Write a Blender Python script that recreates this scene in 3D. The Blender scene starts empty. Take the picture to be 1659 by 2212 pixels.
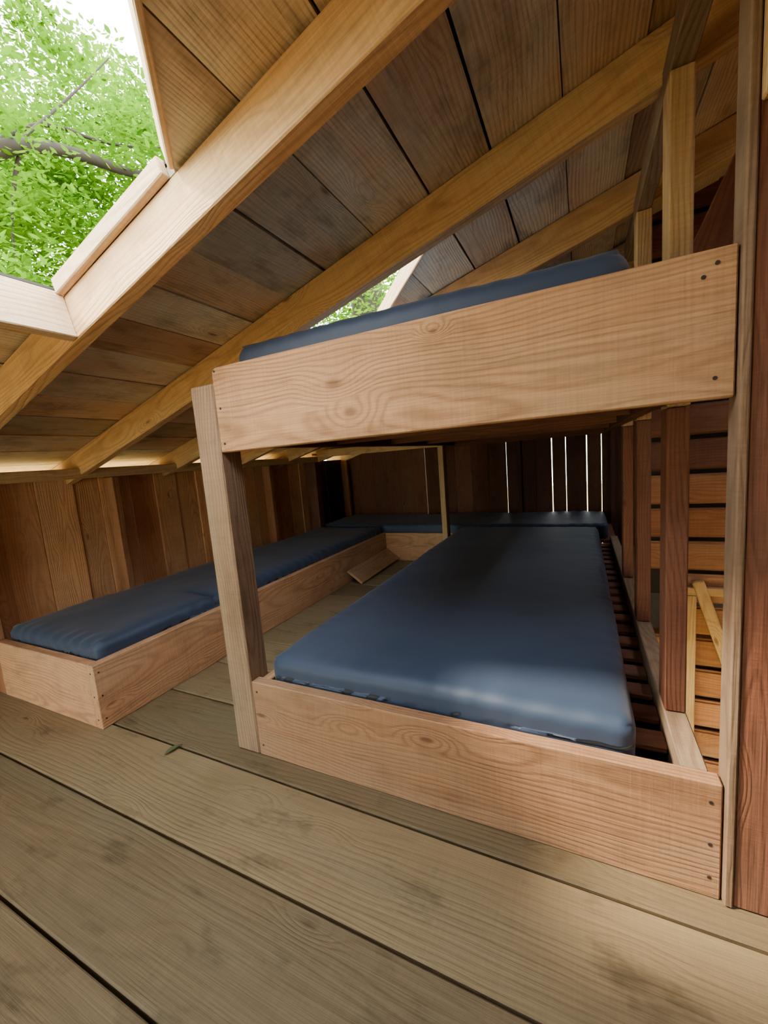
import bpy, bmesh, random, math
from mathutils import Vector, Matrix, noise
random.seed(7)
scene=bpy.context.scene
COL=scene.collection

# ---------------------------------------------------------------- materials
def nn(nt,t,**kw):
    n=nt.nodes.new(t)
    for k,v in kw.items(): setattr(n,k,v)
    return n
def mathn(nt,op,a,b=None,c=None):
    n=nn(nt,'ShaderNodeMath',operation=op)
    for i,v in enumerate((a,b,c)):
        if v is None: continue
        if isinstance(v,(int,float)): n.inputs[i].default_value=v
        else: nt.links.new(v,n.inputs[i])
    return n.outputs[0]
def mixc(nt,f,a,b,mode='MIX'):
    n=nn(nt,'ShaderNodeMix',data_type='RGBA',blend_type=mode)
    for s,v in ((n.inputs[0],f),(n.inputs[6],a),(n.inputs[7],b)):
        if isinstance(v,(int,float)): s.default_value=v
        elif isinstance(v,tuple): s.default_value=(*v,1)
        else: nt.links.new(v,s)
    return n.outputs[2]
def nn_sep(nt,col):
    s=nn(nt,'ShaderNodeSeparateXYZ'); nt.links.new(col,s.inputs[0]); return s.outputs[0]
def wood(name,light,dark,red=(.42,.16,.08),grey=(.34,.30,.22),vary=.5,greyamt=.3,rough=.75,ringc=.6,stain=.3,ringf=640.,bump=.6,patch=.5,knots=None,stainlo=.50,saw=1.):
    m=bpy.data.materials.new(name); m.use_nodes=True; nt=m.node_tree; nt.nodes.clear()
    out=nn(nt,'ShaderNodeOutputMaterial'); bs=nn(nt,'ShaderNodeBsdfPrincipled')
    nt.links.new(bs.outputs[0],out.inputs[0])
    gc=nn(nt,'ShaderNodeAttribute',attribute_name='gc'); ti=nn(nt,'ShaderNodeAttribute',attribute_name='tint')
    sep=nn(nt,'ShaderNodeSeparateXYZ'); nt.links.new(gc.outputs['Vector'],sep.inputs[0])
    x,y,z=sep.outputs
    def scaled(sx,sy,sz):
        v=nn(nt,'ShaderNodeVectorMath',operation='MULTIPLY'); nt.links.new(gc.outputs['Vector'],v.inputs[0]); v.inputs[1].default_value=(sx,sy,sz); return v.outputs[0]
    def noi(vec,scale,detail=2,r=.5):
        n=nn(nt,'ShaderNodeTexNoise'); nt.links.new(vec,n.inputs['Vector']); n.inputs['Scale'].default_value=scale; n.inputs['Detail'].default_value=detail; n.inputs['Roughness'].default_value=r
        return n.outputs[0]
    n1=noi(scaled(1.1,3.5,3.5),1.,2)
    n1b=noi(scaled(6,18,18),1.,2)
    if knots:
        lc=nn(nt,'ShaderNodeAttribute',attribute_name='lc'); ls=nn(nt,'ShaderNodeSeparateXYZ'); nt.links.new(lc.outputs['Vector'],ls.inputs[0])
        kd=None
        for (kx,ky,kr) in knots:
            dx=mathn(nt,'MULTIPLY',mathn(nt,'SUBTRACT',ls.outputs[0],kx),.55/kr); dy=mathn(nt,'MULTIPLY',mathn(nt,'SUBTRACT',ls.outputs[1],ky),1./kr)
            d=mathn(nt,'MULTIPLY',mathn(nt,'SQRT',mathn(nt,'ADD',mathn(nt,'MULTIPLY',dx,dx),mathn(nt,'MULTIPLY',dy,dy))),.085)
            kd=d if kd is None else mathn(nt,'MINIMUM',kd,d)
        ksel=1.0
        kd=mathn(nt,'ADD',kd,mathn(nt,'MULTIPLY',mathn(nt,'SUBTRACT',n1b,.5),.03))
    else:
        vor=nn(nt,'ShaderNodeTexVoronoi',feature='F1'); nt.links.new(scaled(2.6,7.5,3.0),vor.inputs['Vector']); vor.inputs['Scale'].default_value=1.
        kd=vor.outputs['Distance']
        ksel=mathn(nt,'GREATER_THAN',nn_sep(nt,vor.outputs['Color']),.35)
    kb=nn(nt,'ShaderNodeMapRange',interpolation_type='SMOOTHSTEP'); nt.links.new(kd,kb.inputs[0]); kb.inputs[1].default_value=.0; kb.inputs[2].default_value=.34; kb.inputs[3].default_value=1; kb.inputs[4].default_value=0
    kbulge=mathn(nt,'MULTIPLY',kb.outputs[0],ksel)
    r=mathn(nt,'SQRT',mathn(nt,'ADD',mathn(nt,'MULTIPLY',y,y),mathn(nt,'MULTIPLY',z,z)))
    r=mathn(nt,'ADD',r,mathn(nt,'MULTIPLY',n1,.13))
    r=mathn(nt,'ADD',r,mathn(nt,'MULTIPLY',n1b,.008))
    r=mathn(nt,'ADD',r,mathn(nt,'MULTIPLY',kbulge,.04))
    ring=mathn(nt,'ADD',mathn(nt,'MULTIPLY',mathn(nt,'SINE',mathn(nt,'MULTIPLY',r,ringf)),.5),.5)
    ring=mathn(nt,'POWER',ring,2.2)
    fib=noi(scaled(5,260,260),1.,3,.6)
    fib2=noi(scaled(1.5,40,40),1.,3,.6)
    sawn=noi(scaled(170,5,5),1.,2,.6)
    big=noi(scaled(1.3,2.5,2.5),1.5,3,.6)
    rc=mathn(nt,'MULTIPLY',mathn(nt,'MULTIPLY',ring,ringc),mathn(nt,'ADD',mathn(nt,'MULTIPLY',big,1.2),.35))
    c=mixc(nt,rc,light,dark)
    f2=nn(nt,'ShaderNodeMapRange'); nt.links.new(fib2,f2.inputs[0]); f2.inputs[1].default_value=.35; f2.inputs[2].default_value=.7
    c=mixc(nt,mathn(nt,'MULTIPLY',f2.outputs[0],.35),c,dark)
    tr=mathn(nt,'MULTIPLY',ti.outputs['Fac'],vary)
    bg=nn(nt,'ShaderNodeMapRange'); nt.links.new(big,bg.inputs[0]); bg.inputs[1].default_value=.4; bg.inputs[2].default_value=.62; bg.inputs[3].default_value=.25; bg.inputs[4].default_value=1.
    c=mixc(nt,tr,c,mixc(nt,mathn(nt,'MULTIPLY',rc,.7),red,tuple(v*.6 for v in red)))
    t2=mathn(nt,'FRACT',mathn(nt,'MULTIPLY',ti.outputs['Fac'],7.31))
    gsel=mathn(nt,'MULTIPLY',mathn(nt,'POWER',t2,1.3),greyamt)
    c=mixc(nt,mathn(nt,'MULTIPLY',gsel,bg.outputs[0]),c,mixc(nt,mathn(nt,'MULTIPLY',rc,.6),grey,tuple(v*.65 for v in grey)))
    pw=noi(scaled(1.0,4,4),1.3,3,.6)
    pm=nn(nt,'ShaderNodeMapRange'); nt.links.new(pw,pm.inputs[0]); pm.inputs[1].default_value=.45; pm.inputs[2].default_value=.7
    c=mixc(nt,mathn(nt,'MULTIPLY',pm.outputs[0],patch),c,grey)
    t3=mathn(nt,'FRACT',mathn(nt,'MULTIPLY',ti.outputs['Fac'],13.7))
    br=mathn(nt,'ADD',mathn(nt,'MULTIPLY',t3,.45),.72)
    st=noi(scaled(2.2,5,5),2.2,4,.65)
    sm=nn(nt,'ShaderNodeMapRange'); nt.links.new(st,sm.inputs[0]); sm.inputs[1].default_value=stainlo; sm.inputs[2].default_value=.74; sm.inputs[3].default_value=1.; sm.inputs[4].default_value=1.-stain
    br=mathn(nt,'MULTIPLY',br,sm.outputs[0])
    br=mathn(nt,'MULTIPLY',br,mathn(nt,'ADD',mathn(nt,'MULTIPLY',fib,.6),.70))
    br=mathn(nt,'MULTIPLY',br,mathn(nt,'ADD',mathn(nt,'MULTIPLY',sawn,.28*saw),1-.14*saw))
    vm=nn(nt,'ShaderNodeVectorMath',operation='SCALE'); nt.links.new(c,vm.inputs[0]); nt.links.new(br,vm.inputs[3])
    kc=nn(nt,'ShaderNodeMapRange',interpolation_type='SMOOTHSTEP'); nt.links.new(kd,kc.inputs[0]); kc.inputs[1].default_value=.02; kc.inputs[2].default_value=.085; kc.inputs[3].default_value=.8 if not knots else .6; kc.inputs[4].default_value=0
    c=mixc(nt,mathn(nt,'MULTIPLY',kc.outputs[0],ksel),vm.outputs[0],tuple(v*.3 for v in red))
    nt.links.new(c,bs.inputs['Base Color']); bs.inputs['Roughness'].default_value=rough
    bs.inputs['Specular IOR Level'].default_value=.2
    h=mathn(nt,'ADD',mathn(nt,'MULTIPLY',ring,-.5),mathn(nt,'MULTIPLY',fib,1.))
    h=mathn(nt,'ADD',h,mathn(nt,'MULTIPLY',sawn,.7*saw))
    bp=nn(nt,'ShaderNodeBump'); bp.inputs['Strength'].default_value=bump; bp.inputs['Distance'].default_value=.002
    nt.links.new(h,bp.inputs['Height']); nt.links.new(bp.outputs[0],bs.inputs['Normal'])
    return m
def simple(name,col,rough=.6,noise_s=None,var=.3,bump=0,**kw):
    m=bpy.data.materials.new(name); m.use_nodes=True; nt=m.node_tree
    bs=nt.nodes['Principled BSDF']; bs.inputs['Roughness'].default_value=rough
    if noise_s:
        tc=nn(nt,'ShaderNodeTexCoord'); n=nn(nt,'ShaderNodeTexNoise'); n.inputs['Scale'].default_value=noise_s; n.inputs['Detail'].default_value=4
        nt.links.new(tc.outputs['Object'],n.inputs['Vector'])
        c=mixc(nt,n.outputs[0],tuple(v*(1-var) for v in col),tuple(min(1,v*(1+var)) for v in col))
        nt.links.new(c,bs.inputs['Base Color'])
        if bump:
            b=nn(nt,'ShaderNodeBump'); b.inputs['Strength'].default_value=bump; b.inputs['Distance'].default_value=.01
            nt.links.new(n.outputs[0],b.inputs['Height']); nt.links.new(b.outputs[0],bs.inputs['Normal'])
    else: bs.inputs['Base Color'].default_value=(*col,1)
    return m

BK=dict(light=(.55,.315,.16),dark=(.28,.13,.06),red=(.42,.19,.105),grey=(.47,.32,.20),vary=.5,greyamt=.1,stain=.3,ringf=560)
W_BUNK=wood('fir_bunk',**BK)
W_FRONT=wood('fir_bunk_knotty',**BK,knots=[(-.204,.020,.022),(-.159,-.062,.018),(.083,.097,.008)])
W_POST=wood('fir_post',(.33,.225,.14),(.18,.10,.06),red=(.22,.10,.06),grey=(.27,.22,.16),vary=.35,greyamt=.4)
W_FLOOR=wood('floor_wood',(.225,.165,.090),(.145,.105,.057),red=(.20,.13,.07),grey=(.195,.17,.105),vary=.3,greyamt=.4,ringc=.25,ringf=420,stain=.5,stainlo=.56,rough=.6,saw=.6)
W_CEIL=wood('ceiling_wood',(.70,.50,.28),(.42,.255,.125),red=(.58,.30,.17),grey=(.64,.62,.48),vary=.6,greyamt=.9,stain=.5,patch=.5)
W_RAFT=wood('rafter_wood',(.64,.42,.205),(.42,.235,.10),red=(.53,.28,.14),grey=(.56,.44,.27),vary=.45,greyamt=.12,stain=.25)
W_WALL=wood('cedar_wall',(.76,.42,.20),(.50,.23,.10),red=(.58,.24,.11),grey=(.60,.39,.22),vary=.7,greyamt=.1,stain=.2)
W_DARK=wood('cedar_dark_and_shade',(.20,.08,.045),(.11,.042,.025),red=(.14,.045,.03),grey=(.14,.085,.06),vary=.6,greyamt=.1)  # dark cedar; also painted-in shade on lower posts and upper bunk underside
W_SIDE=wood('log_siding',(.36,.165,.075),(.22,.09,.04),red=(.28,.10,.045),grey=(.30,.18,.1),vary=.7,greyamt=.1,stain=.3)
W_BACK_SHADE=wood('back_wall_shaded',(.11,.045,.028),(.06,.025,.016),red=(.07,.025,.018),grey=(.08,.05,.035),vary=.6,greyamt=.1)  # alcove shade put into the wood colour
W_NEW=wood('new_trim_wood',(.74,.55,.35),(.54,.34,.18),red=(.64,.39,.24),grey=(.62,.50,.34),vary=.3,greyamt=.05,stain=.12,ringc=.6)
W_BLACK=simple('felt_and_gap_dark',(.02,.018,.015),.9,20,.3)  # roof felt, also the black sheets behind board gaps
NAIL=simple('nail_dark',(.03,.02,.015),.5)

# ---------------------------------------------------------------- board builder
class Build:
    def __init__(s): s.v=[];s.f=[];s.g=[];s.l=[];s.t=[];s.mi=[];s.mats=[]
    def mat(s,m):
        if m not in s.mats: s.mats.append(m)
        return s.mats.index(m)
    def board(s,c,L,W,T,m,ax=(1,0,0),wx=(0,0,1),bev=.003,tint=None,round_end=0):
        ax=Vector(ax).normalized(); wx=Vector(wx); wx=(wx-ax*wx.dot(ax)).normalized(); tx=ax.cross(wx)
        bm=bmesh.new(); bmesh.ops.create_cube(bm,size=1.)
        for v in bm.verts: v.co=Vector((v.co.x*L,v.co.y*W,v.co.z*T))
        if round_end:
            es=[e for e in bm.edges if abs((e.verts[0].co-e.verts[1].co).z)>T*.9 and all(vv.co.x*round_end[0]>0 and vv.co.y*round_end[1]>0 for vv in e.verts)]
            bmesh.ops.bevel(bm,geom=es,offset=round_end[2],segments=4,affect='EDGES',profile=.5)
        if bev: bmesh.ops.bevel(bm,geom=[e for e in bm.edges if e.calc_face_angle(0)>.9],offset=min(bev,T*.3,W*.3),segments=1 if bev<.006 else 3,affect='EDGES')
        bm.verts.ensure_lookup_table(); bm.verts.index_update()
        off=len(s.v); c=Vector(c); o=Vector((random.uniform(-50,50),random.uniform(-.5,.5)*W,random.uniform(.03,.10)))
        t=random.random() if tint is None else tint
        i=s.mat(m)
        for v in bm.verts:
            s.v.append(c+ax*v.co.x+wx*v.co.y+tx*v.co.z); s.g.append(v.co+o); s.l.append(v.co.copy()); s.t.append(t)
        for f in bm.faces: s.f.append([off+v.index for v in f.verts]); s.mi.append(i)
        bm.free(); return s
    def box(s,x0,x1,y0,y1,z0,z1,m,**kw):
        d=[x1-x0,y1-y0,z1-z0]; A=[(1,0,0),(0,1,0),(0,0,1)]
        o=sorted(range(3),key=lambda i:-d[i])
        if 'along' in kw:
            a=kw.pop('along'); o.remove(a); o=[a]+o
        return s.board(((x0+x1)/2,(y0+y1)/2,(z0+z1)/2),d[o[0]],d[o[1]],d[o[2]],m,ax=A[o[0]],wx=A[o[1]],**kw)
    def prism(s,poly,o,n,T,m,tint,goff,ax,wx):
        off=len(s.v); k=len(poly); i=s.mat(m)
        for h in (0,T):
            for p in poly:
                q=Vector(p)+n*h; s.v.append(q); d=q-o
                s.g.append(Vector((d.dot(ax),d.dot(wx),d.dot(n)))+goff); s.l.append(Vector((9,9,9))); s.t.append(tint)
        s.f.append([off+j for j in range(k)]); s.f.append([off+k+j for j in range(k)][::-1]); s.mi+=[i,i]
        for j in range(k): s.f.append([off+j,off+(j+1)%k,off+k+(j+1)%k,off+k+j]); s.mi.append(i)
    def nail(s,p,n,r=.004):
        n=Vector(n).normalized(); a=n.orthogonal().normalized(); b=n.cross(a); off=len(s.v); i=s.mat(NAIL)
        for h in (.0012,-.002):
            for k in range(8):
                an=k*math.pi/4; s.v.append(Vector(p)+n*h+(a*math.cos(an)+b*math.sin(an))*r); s.g.append(Vector((0,0,0))); s.l.append(Vector((9,9,9))); s.t.append(0)
        s.f.append([off+k for k in range(8)]); s.mi.append(i)
        for k in range(8): s.f.append([off+k,off+8+k,off+8+(k+1)%8,off+(k+1)%8]); s.mi.append(i)
    def make(s,name,parent=None):
        me=bpy.data.meshes.new(name); me.from_pydata(s.v,[],s.f)
        for m in s.mats: me.materials.append(m)
        me.polygons.foreach_set('material_index',s.mi)
        a=me.attributes.new('gc','FLOAT_VECTOR','POINT'); a.data.foreach_set('vector',[k for g in s.g for k in g])
        a=me.attributes.new('lc','FLOAT_VECTOR','POINT'); a.data.foreach_set('vector',[k for g in s.l for k in g])
        a=me.attributes.new('tint','FLOAT','POINT'); a.data.foreach_set('value',s.t)
        me.update()
        bm=bmesh.new(); bm.from_mesh(me); bmesh.ops.recalc_face_normals(bm,faces=bm.faces); bm.to_mesh(me); bm.free()
        ob=bpy.data.objects.new(name,me); COL.objects.link(ob)
        if parent: ob.parent=parent
        return ob
def empty(name):
    e=bpy.data.objects.new(name,None); COL.objects.link(e); return e

# ---------------------------------------------------------------- dims
TH=math.atan(.293); CT,ST=math.cos(TH),math.sin(TH)
SL=Vector((CT,0,ST)); NR=Vector((-ST,0,CT))
def roofz(x): return 1.914+.293*x
XW=-2.66; YB=4.42; YF=-1.6
RY=[-1.08,-.48,.12,.725,1.315,1.92,2.52,3.12,3.72,4.32]

# floor
b=Build(); y=.620-.273*8
while y<YB:
    y1=min(y+.273,YB+.02)
    x1=1.3 if y<1.0 else .30
    b.box(XW-.1,x1,y+.0035,y1-.0035,-.04,0,W_FLOOR,bev=.004)
    y+=.273
b.box(.30,1.3,2.47,YB,-.04,-.0,W_FLOOR)
b.box(XW-.1,.30,YF,YB,-.07,-.045,W_BLACK)  # black sheet added under the planks: dark gaps, no light through
b.box(.30,1.3,YF,1.15,-.07,-.045,W_BLACK)
b.make('floor')
b=Build()
for yy in (-1.2,-.6,0,.6,1.2,1.8,2.4,3.0,3.6,4.2): b.box(XW-.1,.3,yy,yy+.04,-.22,-.072,W_DARK)
b.make('floor_joist')

# ceiling planks with two tapered skylight openings: (x0, y0, y1, x_at_y0, x_at_y1)
edges=[-2.90,-2.7,-2.5,-2.3,-2.1,-1.91,-1.72,-1.53,-1.34,-1.16,-.985,-.811,-.61,-.411,-.222,-.03,.16,.35,.55,.75,.95,1.15]
holes=[(-1.34,.163,.727,-.25,-.81),(-1.34,1.358,1.922,-.27,-.88)]
def clip(poly,f):
    out=[]
    for i in range(len(poly)):
        a,b_=poly[i],poly[(i+1)%len(poly)]; fa,fb=f(a),f(b_)
        if fa>=0: out.append(a)
        if (fa>=0)!=(fb>=0):
            t=fa/(fa-fb); out.append((a[0]+(b_[0]-a[0])*t,a[1]+(b_[1]-a[1])*t))
    return out
def pieces(xa,xb,ya,yb):
    if not any(xb>h[0] and xa<max(h[3],h[4]) for h in holes): return [[(xa,ya),(xb,ya),(xb,yb),(xa,yb)]]
    res=[]; y=ya
    for h in holes:
        res.append([(xa,y),(xb,y),(xb,h[1]),(xa,h[1])])
        if xa<h[0]: res.append([(xa,h[1]),(min(xb,h[0]),h[1]),(min(xb,h[0]),h[2]),(xa,h[2])])
        f=lambda p:p[0]-(h[3]+(h[4]-h[3])*(p[1]-h[1])/(h[2]-h[1]))
        q=clip([(xa,h[1]),(xb,h[1]),(xb,h[2]),(xa,h[2])],f)
        if len(q)>2: res.append(q)
        y=h[2]
    res.append([(xa,y),(xb,y),(xb,yb),(xa,yb)]); return res
b=Build(); Yv=Vector((0,1,0))
TINT={-.61:.130,-.811:.82,-.411:.47,-.222:.26,-.985:.95,-1.16:.33,-1.34:.13,-1.53:.97,-1.72:.93,-.03:.62}
for i in range(len(edges)-1):
    g=.0055 if edges[i] in (-.811,-.411,-.222) else .002
    xa,xb=edges[i]+g,edges[i+1]-.002; t=TINT.get(edges[i],random.random())
    dz=random.uniform(0,.007); go=Vector((random.uniform(-50,50),random.uniform(-.08,.08),random.uniform(.03,.08)))
    o=Vector((xa,0,roofz(xa)))
    for pl in pieces(xa,xb,YF,YB+.1):
        P=[Vector((p[0],p[1],roofz(p[0])))+NR*dz for p in pl]
        b.prism(P,o,NR,.024,W_CEIL,t,go,Yv,SL)
b.make('ceiling')
b=Build()
for pl in pieces(-2.90,1.15,YF,YB+.1):
    P=[Vector((p[0],p[1],roofz(p[0])))+NR*.034 for p in pl]
    b.prism(P,Vector((0,0,0)),NR,.008,W_BLACK,0,Vector((0,0,0)),Yv,SL)
b.make('roof')

for k,ry in enumerate(RY):
    b=Build(); x0,x1=-2.88,1.12; xm=(x0+x1)/2
    c=Vector((xm,ry+.0225,roofz(xm)))-NR*.0635
    b.board(c,(x1-x0)/CT,.125,.045,W_RAFT,ax=SL,wx=NR)
    b.make('rafter')

for idx,h in enumerate(holes):
    e=empty('window_%d'%(idx+1)); b=Build()
    def P3(x,y,up): return Vector((x,y,roofz(x)))+NR*up
    c=P3(h[0]+.016,(h[1]+h[2])/2,-.058); b.board(c,h[2]-h[1]-.004,.134,.03,W_NEW,ax=(0,1,0),wx=NR,tint=.1)
    for yy,xe in ((h[1]+.012,h[3]),(h[2]-.012,h[4])):
        x0=h[0]+.03; x1=xe-.02; c=P3((x0+x1)/2,yy,.020); b.board(c,(x1-x0)/CT,.045,.022,W_NEW,ax=SL,wx=NR,tint=.6)
    A=P3(h[3]-.009,h[1]+.002,.03); Bp=P3(h[4]-.009,h[2]-.002,.03); d=(Bp-A)
    b.board((A+Bp)/2,d.length-.02,.062,.014,W_NEW,ax=d,wx=NR,tint=.1)
    b.make('curb_frame',e)

# left wall
b=Build(); y=YF
while y<YB:
    w=random.choice([.14,.17,.19]); y1=min(y+w,YB)
    b.box(XW-.03,XW-random.choice([0,.006]),y+.001,y1-.001,-.0,1.04,W_WALL if y<3.5 else W_BACK_SHADE,along=2); y=y1  # boards inside the alcove switch to wood with its shade painted in
for sy in (-.9,-.2,.42,.85,1.52,2.22,2.92,4.3):
    b.box(XW,XW+.085,sy,sy+.04,.0,1.028,W_SIDE,tint=.7)
b.box(XW-.03,XW+.16,YF,3.60,1.03,1.085,W_RAFT,tint=.1)
b.box(XW+.001,XW+.14,3.56,3.65,0,1.03,W_DARK)
b.make('wall_left')

b=Build(); gp={-1.61:.0025,-.711:.002,-.27:.004,-.143:.0025,.042:.0035,.168:.0025}
xs=[XW-.03,-2.45,-2.28,-2.1,-1.93,-1.77,-1.61,-1.43,-1.26,-1.08,-.9,-.711,-.56,-.42,-.27,-.143,.042,.168,.3,.45,.6,.8,1.0,1.3]
for i in range(len(xs)-1):
    ga=gp.get(xs[i],.0); gb=gp.get(xs[i+1],.0)
    b.box(xs[i]+ga,xs[i+1]-gb,YB,YB+.025,-.02,roofz(xs[i])-.005,W_BACK_SHADE if xs[i]>-1 else W_DARK,along=2)  # right part darker still, alcove shade painted into the boards
for px in (-1.4,-.6,.24): b.box(px,px+.04,YB-.045,YB-.001,0,roofz(px)-.02,W_BACK_SHADE)
b.make('wall_back')
b=Build(); z=-2.3
while z<2.1:
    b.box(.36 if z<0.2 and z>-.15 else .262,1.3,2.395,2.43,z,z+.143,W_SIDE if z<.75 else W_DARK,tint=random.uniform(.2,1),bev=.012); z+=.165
b.box(.262,1.3,2.432,2.44,.2,2.2,W_BLACK); b.box(.262,1.3,2.432,2.44,-2.3,-.1,W_BLACK)  # black backing behind the gaps between logs
b.make('wall_stairwell')
b=Build(); z=-2.3
while z<2.3:
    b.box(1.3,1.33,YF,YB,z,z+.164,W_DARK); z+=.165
b.make('wall_right')
# wall behind the camera, unseen; the low opening on its left is added and sized for light
b=Build(); x=XW
while x<1.3:
    x1=min(x+.18,1.3)
    if -2.4<(x+x1)/2<-1.3: b.box(x,x1-.001,YF-.03,YF,min(1.16,roofz(x)-.06),roofz(x),W_WALL,along=2)
    else: b.box(x,x1-.001,YF-.03,YF,0,roofz(x),W_WALL,along=2)
    x=x1
b.make('wall_front')

b=Build()
b.box(XW+.145,-1.14,3.60,3.64,1.075,1.15,W_RAFT)
for k in range(6): b.box(XW+.05,.15,3.65+k*.125,3.65+k*.125+.12,1.10,1.12,W_DARK)
b.make('loft_platform')

b=Build(); b.box(.188,.235,-1.4,2.3,1.80,1.865,W_POST,tint=.15); b.make('purlin_beam')
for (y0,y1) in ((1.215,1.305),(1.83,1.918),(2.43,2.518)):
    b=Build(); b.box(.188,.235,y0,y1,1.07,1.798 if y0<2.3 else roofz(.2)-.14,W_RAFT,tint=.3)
    b.box(.188,.235,y0,y1,.277,1.068,W_DARK,tint=.2); b.make('support_post')  # lower piece darker: shade under the upper bunk painted in
b=Build()
b.box(.256,.272,.958,1.02,0.002,roofz(.26)-.03,W_POST,tint=.6)
b.box(.273,.42,.964,1.02,0.002,1.9,W_DARK,tint=.2)
b.box(.273,.40,.93,.962,1.53,1.93,W_RAFT,tint=.2)
b.make('corner_post')
b=Build()
dv=Vector((.12,0,.27)).normalized(); pv=Vector((dv.z,0,-dv.x))
for k in range(3):
    b.board(Vector((.345,1.62,1.65))+pv*(.055+.11*k)+dv*(-.05*k),.65,.108,.02,W_DARK,ax=dv,wx=pv,tint=.1)
b.make('gable_brace_panel')
b=Build()
b.box(.45,.49,2.35,2.388,-.9,.225,W_RAFT,tint=.3)
b.box(.45,.95,2.35,2.388,.227,.265,W_RAFT,tint=.3)
b.board((.585,2.36,.0),.62,.05,.03,W_RAFT,ax=(.13,0,-.42),wx=(.42,0,.13),tint=.3)
b.make('stair_railing')

# ---------------------------------------------------------------- bunk
bunk=empty('bunk_bed')
XL,XR,Y0=-1.043,.253,.97; YE=3.545
b=Build()
b.box(XL,XR,Y0,Y0+.038,0,.275,W_BUNK,tint=.95)
b.box(XL,XL+.038,Y0+.04,YE,0.0,.262,W_BUNK)
b.box(.186,.237,Y0+.04,YE,0.0,.275,W_POST,tint=.1)
b.box(XL,XR,YE,YE+.03,0,.21,W_BUNK)
for p in ((XR-.02,.23),(XR-.02,.13),(XR-.02,.05),(XL+.02,.24),(XL+.02,.04)): b.nail((p[0],Y0,p[1]),(0,-1,0))
b.make('lower_frame',bunk)
b=Build()
b.board(((XL+XR)/2,Y0+.019,(1.063+1.326)/2),XR-XL,.263,.038,W_FRONT,tint=.12,round_end=(-1,1,.018))
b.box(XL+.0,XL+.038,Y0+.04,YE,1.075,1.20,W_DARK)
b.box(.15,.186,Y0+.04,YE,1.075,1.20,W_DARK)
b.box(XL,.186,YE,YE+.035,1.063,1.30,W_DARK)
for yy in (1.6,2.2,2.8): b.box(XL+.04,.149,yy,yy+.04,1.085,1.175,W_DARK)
for p in ((XL+.012,1.315),(XL+.02,1.20),(XL+.02,1.09),(XR-.03,1.30),(XR-.03,1.10),(XR-.05,1.28)): b.nail((p[0],Y0,p[1]),(0,-1,0))
b.make('upper_frame',bunk)
b=Build(); yy=Y0+.05
while yy<YE-.05:
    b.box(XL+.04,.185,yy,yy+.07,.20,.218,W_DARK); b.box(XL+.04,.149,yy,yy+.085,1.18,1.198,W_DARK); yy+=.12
b.box(XL+.04,.185,Y0+.04,YE,.12,.13,W_BLACK)  # black sheet below the lower slats
b.box(XL+.04,.149,Y0+.04,YE,1.199,1.21,W_DARK)  # upper slats and this board: underside shade painted in as dark wood
b.make('slats',bunk)
b=Build()
b.board((-1.0945,1.012,.6405),1.281,.09,.102,W_POST,ax=(0,0,1),wx=(0,1,0),tint=.2,bev=.005,round_end=(1,-1,.01))
b.board((-1.068,3.36,.6),1.2,.09,.045,W_RAFT,ax=(0,0,1),wx=(0,1,0),tint=.3)
b.make('corner_posts',bunk)

low=empty('platform_bed')
b=Build()
XBB,YB0,YFF=-1.771,.85,3.59
b.box(XBB-.04,XBB,YB0+.0,YFF,0,.275,W_BUNK,tint=.5)
b.box(XW+.09,XBB-.041,YB0,YB0+.04,0,.275,W_BUNK,tint=.8)
b.box(XBB-.04,-1.045,YFF,YFF+.035,0,.275,W_BUNK,tint=.7)
b.box(XW+.09,XBB-.042,YB0+.045,YFF+.04,.20,.225,W_DARK)
b.box(XW+.09,.24,YFF+.04,YB-.05,.20,.225,W_DARK)
for p in (.24,.14,.04): b.nail((XBB-.02,YB0,p),(0,-1,0)); b.nail((XBB,YB0+.02,p),(1,0,0))
b.make('frame',low)

# ---------------------------------------------------------------- mattresses
def fabric():
    m=bpy.data.materials.new('navy_fabric'); m.use_nodes=True; nt=m.node_tree; bs=nt.nodes['Principled BSDF']
    tc=nn(nt,'ShaderNodeTexCoord'); n=nn(nt,'ShaderNodeTexNoise'); n.inputs['Scale'].default_value=3; n.inputs['Detail'].default_value=5
    nt.links.new(tc.outputs['Object'],n.inputs['Vector'])
    c=mixc(nt,n.outputs[0],(.018,.035,.078),(.028,.049,.098)); nt.links.new(c,bs.inputs['Base Color'])
    bs.inputs['Roughness'].default_value=.58; bs.inputs['Sheen Weight'].default_value=.12; bs.inputs['Specular IOR Level'].default_value=.45
    w=nn(nt,'ShaderNodeTexNoise'); w.inputs['Scale'].default_value=700; nt.links.new(tc.outputs['Object'],w.inputs['Vector'])
    n2=nn(nt,'ShaderNodeTexNoise'); n2.inputs['Scale'].default_value=6; n2.inputs['Detail'].default_value=2; nt.links.new(tc.outputs['Object'],n2.inputs['Vector'])
    h=mathn(nt,'ADD',mathn(nt,'MULTIPLY',w.outputs[0],.05),mathn(nt,'MULTIPLY',n2.outputs[0],.6))
    b=nn(nt,'ShaderNodeBump'); b.inputs['Strength'].default_value=.15; b.inputs['Distance'].default_value=.012
    nt.links.new(h,b.inputs['Height']); nt.links.new(b.outputs[0],bs.inputs['Normal'])
    return m
FAB=fabric()
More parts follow.
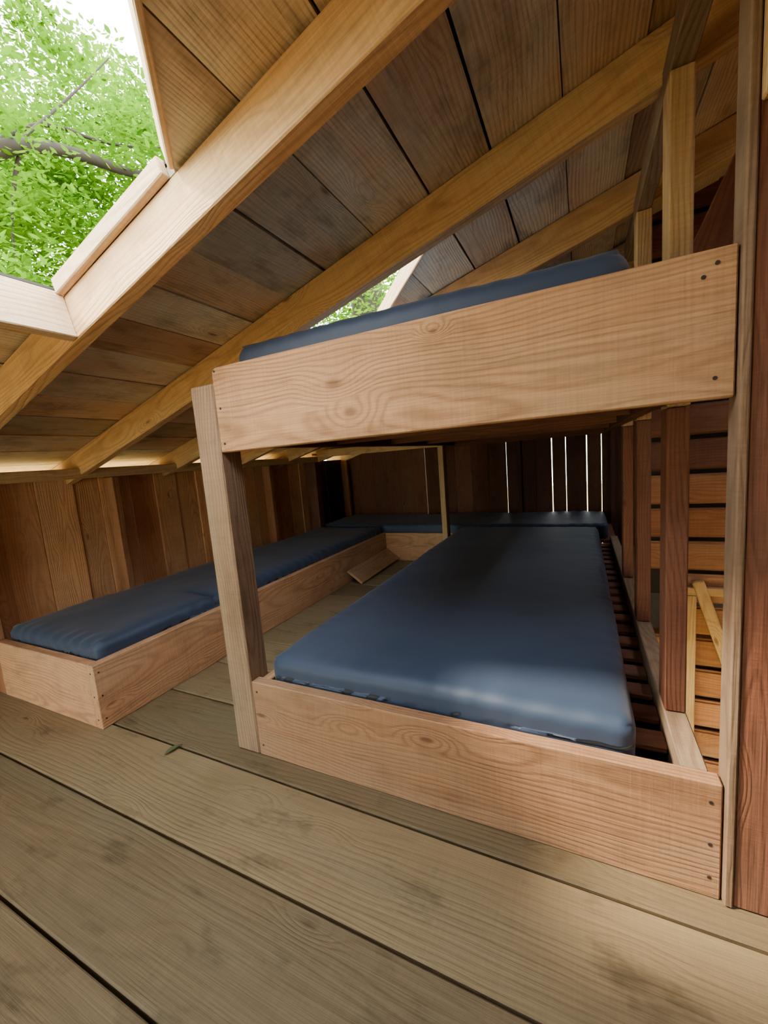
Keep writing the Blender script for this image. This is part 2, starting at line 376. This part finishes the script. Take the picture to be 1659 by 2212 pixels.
def mattress(x0,x1,y0,y1,z0,z1,wr=.006,r=.035,seed=0,flop=0,seam=None):
    bm=bmesh.new(); d=Vector((x1-x0,y1-y0,z1-z0)); c=Vector(((x0+x1)/2,(y0+y1)/2,(z0+z1)/2))
    st=.018; N=[max(2,int(d.x/st)),max(2,int(d.y/st)),max(4,int(d.z/.010))]
    cache={}
    def V(i,j,k):
        key=(i,j,k)
        if key in cache: return cache[key]
        p=Vector((i/N[0]-.5,j/N[1]-.5,k/N[2]-.5)); p=Vector((p.x*d.x,p.y*d.y,p.z*d.z))
        rc=.04; q=Vector(p)
        hx,hy=d.x/2-rc,d.y/2-rc
        cx=max(-hx,min(hx,p.x)); cy=max(-hy,min(hy,p.y)); o=Vector((p.x-cx,p.y-cy))
        if o.length>rc and o.x and o.y: o=o.normalized()*rc; q.x=cx+o.x;q.y=cy+o.y
        ins=max(abs(p.x)-(d.x/2-r),abs(p.y)-(d.y/2-r),0)
        hz=d.z/2-r; cz=max(-hz,min(hz,p.z)); oz=p.z-cz
        if ins>0 and abs(oz)>0:
            L=math.hypot(ins,oz)
            if L>r:
                s=r/L; q.z=cz+oz*s; f=(ins*(1-s))
                if abs(p.x)>d.x/2-r: q.x-=math.copysign(f*.9,q.x)
                if abs(p.y)>d.y/2-r: q.y-=math.copysign(f*.9,q.y)
        w=c+q
        n=noise.noise(w*2.3+Vector((seed,0,0)))*wr+noise.noise(w*6+Vector((seed,3,0)))*wr*.4
        e=min(d.x/2-abs(p.x),d.y/2-abs(p.y))
        if e<.10:
            k_=(1-e/.10); s_=p.y if d.x/2-abs(p.x)<d.y/2-abs(p.y) else p.x
            n+=math.sin(s_*75+5*noise.noise(Vector((s_*3,seed,0))))*wr*.6*k_*max(0,noise.noise(Vector((s_*2.,seed,5)))+.35)
        if p.z>0:
            w.z+=n- flop*max(0,1-e/.08)**2*.012
            if seam is not None:
                dd=abs(w.y-seam)/.022
                if dd<1: w.z-=.022*(1-dd*dd)*max(0,(p.x/d.x+.5))**3
        if seam is not None and d.x/2-p.x<.03:
            dd=abs(w.y-seam)/.03
            if dd<1: w.x-=.02*(1-dd*dd)
        if e<.02 and p.z<=.4*d.z:
            w.x+=math.copysign(n*.5,q.x) if d.x/2-abs(p.x)<.02 else 0
            w.y+=math.copysign(n*.5,q.y) if d.y/2-abs(p.y)<.02 else 0
        cache[key]=bm.verts.new(w); return cache[key]
    for i in range(N[0]):
        for j in range(N[1]):
            bm.faces.new((V(i,j,N[2]),V(i+1,j,N[2]),V(i+1,j+1,N[2]),V(i,j+1,N[2])))
            bm.faces.new((V(i,j,0),V(i,j+1,0),V(i+1,j+1,0),V(i+1,j,0)))
    for k in range(N[2]):
        for i in range(N[0]):
            bm.faces.new((V(i,0,k),V(i+1,0,k),V(i+1,0,k+1),V(i,0,k+1)))
            bm.faces.new((V(i,N[1],k),V(i,N[1],k+1),V(i+1,N[1],k+1),V(i+1,N[1],k)))
        for j in range(N[1]):
            bm.faces.new((V(0,j,k),V(0,j,k+1),V(0,j+1,k+1),V(0,j+1,k)))
            bm.faces.new((V(N[0],j,k),V(N[0],j+1,k),V(N[0],j+1,k+1),V(N[0],j,k+1)))
    for f in bm.faces: f.smooth=True
    me=bpy.data.meshes.new('mattress'); bm.to_mesh(me); bm.free(); me.materials.append(FAB)
    ob=bpy.data.objects.new('mattress',me); COL.objects.link(ob); return ob
mattress(-.998,.105,1.018,3.57,.2185,.350,seed=1,flop=1,wr=.007,r=.022)
mattress(-.99,.095,1.018,3.50,1.2115,1.398,seed=2,wr=.005,r=.045)
mattress(XW+.092,-1.815,.90,3.60,.2265,.338,seed=4,wr=.012,r=.022,flop=1,seam=1.53)
mattress(XW+.092,.18,3.645,4.36,.2265,.352,seed=5,wr=.010,r=.022)

b=Build()
dv=Vector((-.02,.95,.0)).normalized()
b.board((-1.70,3.22,.062),.86,.16,.022,W_BUNK,ax=dv,wx=(-.80,0,.60),tint=.1)
b.make('loose_board')
# ---------------------------------------------------------------- outdoors
def leafmat():
    m=bpy.data.materials.new('leaf_green'); m.use_nodes=True; nt=m.node_tree; nt.nodes.clear()
    out=nn(nt,'ShaderNodeOutputMaterial'); d=nn(nt,'ShaderNodeBsdfDiffuse'); t=nn(nt,'ShaderNodeBsdfTranslucent'); mx=nn(nt,'ShaderNodeMixShader')
    a=nn(nt,'ShaderNodeAttribute',attribute_name='tint')
    c=mixc(nt,a.outputs['Fac'],(.018,.09,.004),(.15,.32,.012))
    nt.links.new(c,d.inputs[0]); nt.links.new(c,t.inputs[0]); mx.inputs[0].default_value=.55
    nt.links.new(d.outputs[0],mx.inputs[1]); nt.links.new(t.outputs[0],mx.inputs[2]); nt.links.new(mx.outputs[0],out.inputs[0]); return m
LEAF=leafmat()
def foliage(name,clusters,per,size,parent):
    v=[];f=[];t=[]
    for (c,rad) in clusters:
        ct=random.random()
        for k in range(per):
            p=Vector(c)+Vector((random.gauss(0,rad),random.gauss(0,rad),random.gauss(0,rad*.45)))
            n=Vector((random.gauss(0,.45),random.gauss(0,.45),1)).normalized()
            a=n.orthogonal().normalized(); a.rotate(Matrix.Rotation(random.random()*6.28,3,n)); bb=n.cross(a)
            s=size*random.uniform(.6,1.3); o=len(v)
            v+= [p-a*s,p-a*s*.3+bb*s*.42-n*s*.08,p+a*s*.4+bb*s*.36-n*s*.08,p+a*s*1.1,p+a*s*.4-bb*s*.36-n*s*.08,p-a*s*.3-bb*s*.42-n*s*.08]
            f+=[[o,o+1,o+2,o+3],[o,o+3,o+4,o+5]]; tt=min(1,max(0,ct*.7+random.random()*.3)); t+=[tt]*6
    me=bpy.data.meshes.new(name); me.from_pydata([tuple(x) for x in v],[],f); me.materials.append(LEAF)
    a=me.attributes.new('tint','FLOAT','POINT'); a.data.foreach_set('value',t)
    ob=bpy.data.objects.new(name,me); COL.objects.link(ob); ob.parent=parent; return ob
BARK=simple('bark',(.028,.02,.015),.9,8,.4,.6)
def branch(name,pts,radii,parent):
    cu=bpy.data.curves.new(name,'CURVE'); cu.dimensions='3D'; cu.bevel_depth=1; cu.bevel_resolution=4
    sp=cu.splines.new('NURBS'); sp.points.add(len(pts)-1); sp.use_endpoint_u=True; sp.order_u=3
    for p,q_,r in zip(sp.points,pts,radii): p.co=(*q_,1); p.radius=r
    cu.materials.append(BARK); ob=bpy.data.objects.new(name,cu); COL.objects.link(ob); ob.parent=parent; return ob
tree=empty('beech_tree')
branch('trunk',[(-6.2,.6,-3),(-6.1,.8,1),(-5.6,1.0,3.0),(-5.9,1.0,6)],[.28,.25,.2,.12],tree)
branch('branch_1',[(-5.6,1.0,2.9),(-4.6,1.6,3.3),(-4,1.93,3.62),(-4,2.21,3.80),(-4,2.58,3.93),(-4,3.11,4.03),(-4.2,4.2,4.6)],[.12,.08,.06,.05,.045,.04,.01],tree)
branch('branch_2',[(-4.3,1.9,3.6),(-4.1,2.2,4.1),(-4.0,2.9,4.15),(-4,3.6,4.6)],[.025,.018,.013,.006],tree)
branch('branch_3',[(-4,2.1,3.75),(-4.2,2.0,3.3),(-4.3,2.05,2.9)],[.02,.015,.006],tree)
branch('branch_4',[(-4,2.0,3.65),(-4.0,2.5,4.3),(-3.9,2.9,4.9)],[.014,.010,.005],tree)
cl=[]
for k in range(230):
    X=random.uniform(-6.8,-3.6) if k<110 else random.uniform(-6.8,-4.6); s=X/-4.
    yy=random.uniform(1.2,4.3)*s; zz=1+random.uniform(1.1,4.0)*s
    if random.random()<.62 and zz-1>2.6*s and yy<2.5*s: continue
    cl.append(((X,yy,zz),random.uniform(.15,.36)))
foliage('leaves',cl,430,.036,tree)
tree2=empty('beech_tree')
branch('trunk',[(-3.6,7.0,-3),(-3.5,7.0,1),(-3.50,7.0,3.5),(-3.3,7.1,7)],[.35,.33,.30,.2],tree2)
cl=[]
for k in range(80):
    Y=random.uniform(5.2,9); s=Y/7.
    cl.append(((random.uniform(-5.5,-1.2)*s,Y,1+random.uniform(2.0,4.4)*s),random.uniform(.25,.5)))
foliage('leaves',cl,220,.045,tree2)
me=bpy.data.meshes.new('ground'); me.from_pydata([(-40,-40,-2.6),(40,-40,-2.6),(40,40,-2.6),(-40,40,-2.6)],[],[[0,1,2,3]])
me.materials.append(simple('forest_ground',(.36,.28,.10),.95,1.5,.5)); g=bpy.data.objects.new('ground',me); COL.objects.link(g)
me=bpy.data.meshes.new('fallen_leaf'); L=.032
vv=[]; ff=[]
for i in range(9):
    t=i/8; w=math.sin(math.pi*t**.8)*.36*L; xx=(t-.5)*2*L; z=.003+.006*t*(1-t)*4
    vv+=[(xx,-w,z+.003),(xx,0,z),(xx,w,z+.003)]
for i in range(8):
    for j in range(2): ff.append([i*3+j,i*3+j+1,(i+1)*3+j+1,(i+1)*3+j])
me.from_pydata(vv,[],ff); me.materials.append(simple('dry_leaf',(.07,.085,.035),.6))
o=bpy.data.objects.new('fallen_leaf',me); COL.objects.link(o); o.location=(-1.37,.87,0); o.rotation_euler=(0,0,1.35)

# ---------------------------------------------------------------- light
w=bpy.data.worlds.new('World'); scene.world=w; w.use_nodes=True; nt=w.node_tree
bg=nt.nodes['Background']
tc=nn(nt,'ShaderNodeTexCoord'); sp=nn(nt,'ShaderNodeSeparateXYZ'); nt.links.new(tc.outputs['Generated'],sp.inputs[0])
mr=nn(nt,'ShaderNodeMapRange'); nt.links.new(sp.outputs[2],mr.inputs[0]); mr.inputs[1].default_value=-.05; mr.inputs[2].default_value=.45
c=mixc(nt,mr.outputs[0],(.64,.74,.54),(.96,1.,1.)); nt.links.new(c,bg.inputs[0]); bg.inputs[1].default_value=17.0
sun=bpy.data.lights.new('sun','SUN'); sun.energy=13; sun.angle=.1; sun.color=(1,.85,.62); so=bpy.data.objects.new('sun',sun); COL.objects.link(so)
so.rotation_euler=Vector((.75,.35,-.9)).to_track_quat('-Z','Y').to_euler()

# ---------------------------------------------------------------- camera
r2=Vector((.89848,.43174,-.07956)); u2=Vector((.01574,.14942,.98865)); F=Vector((-.43873,.88954,-.12745))
cam=bpy.data.cameras.new('camera'); co=bpy.data.objects.new('camera',cam); COL.objects.link(co)
M=Matrix((( r2.x,u2.x,-F.x,0),(r2.y,u2.y,-F.y,0),(r2.z,u2.z,-F.z,1.),(0,0,0,1)))
co.matrix_world=M
cam.sensor_fit='VERTICAL'; cam.sensor_height=36; cam.lens=879.8/2212*36; cam.clip_start=.02; cam.clip_end=200
scene.camera=co
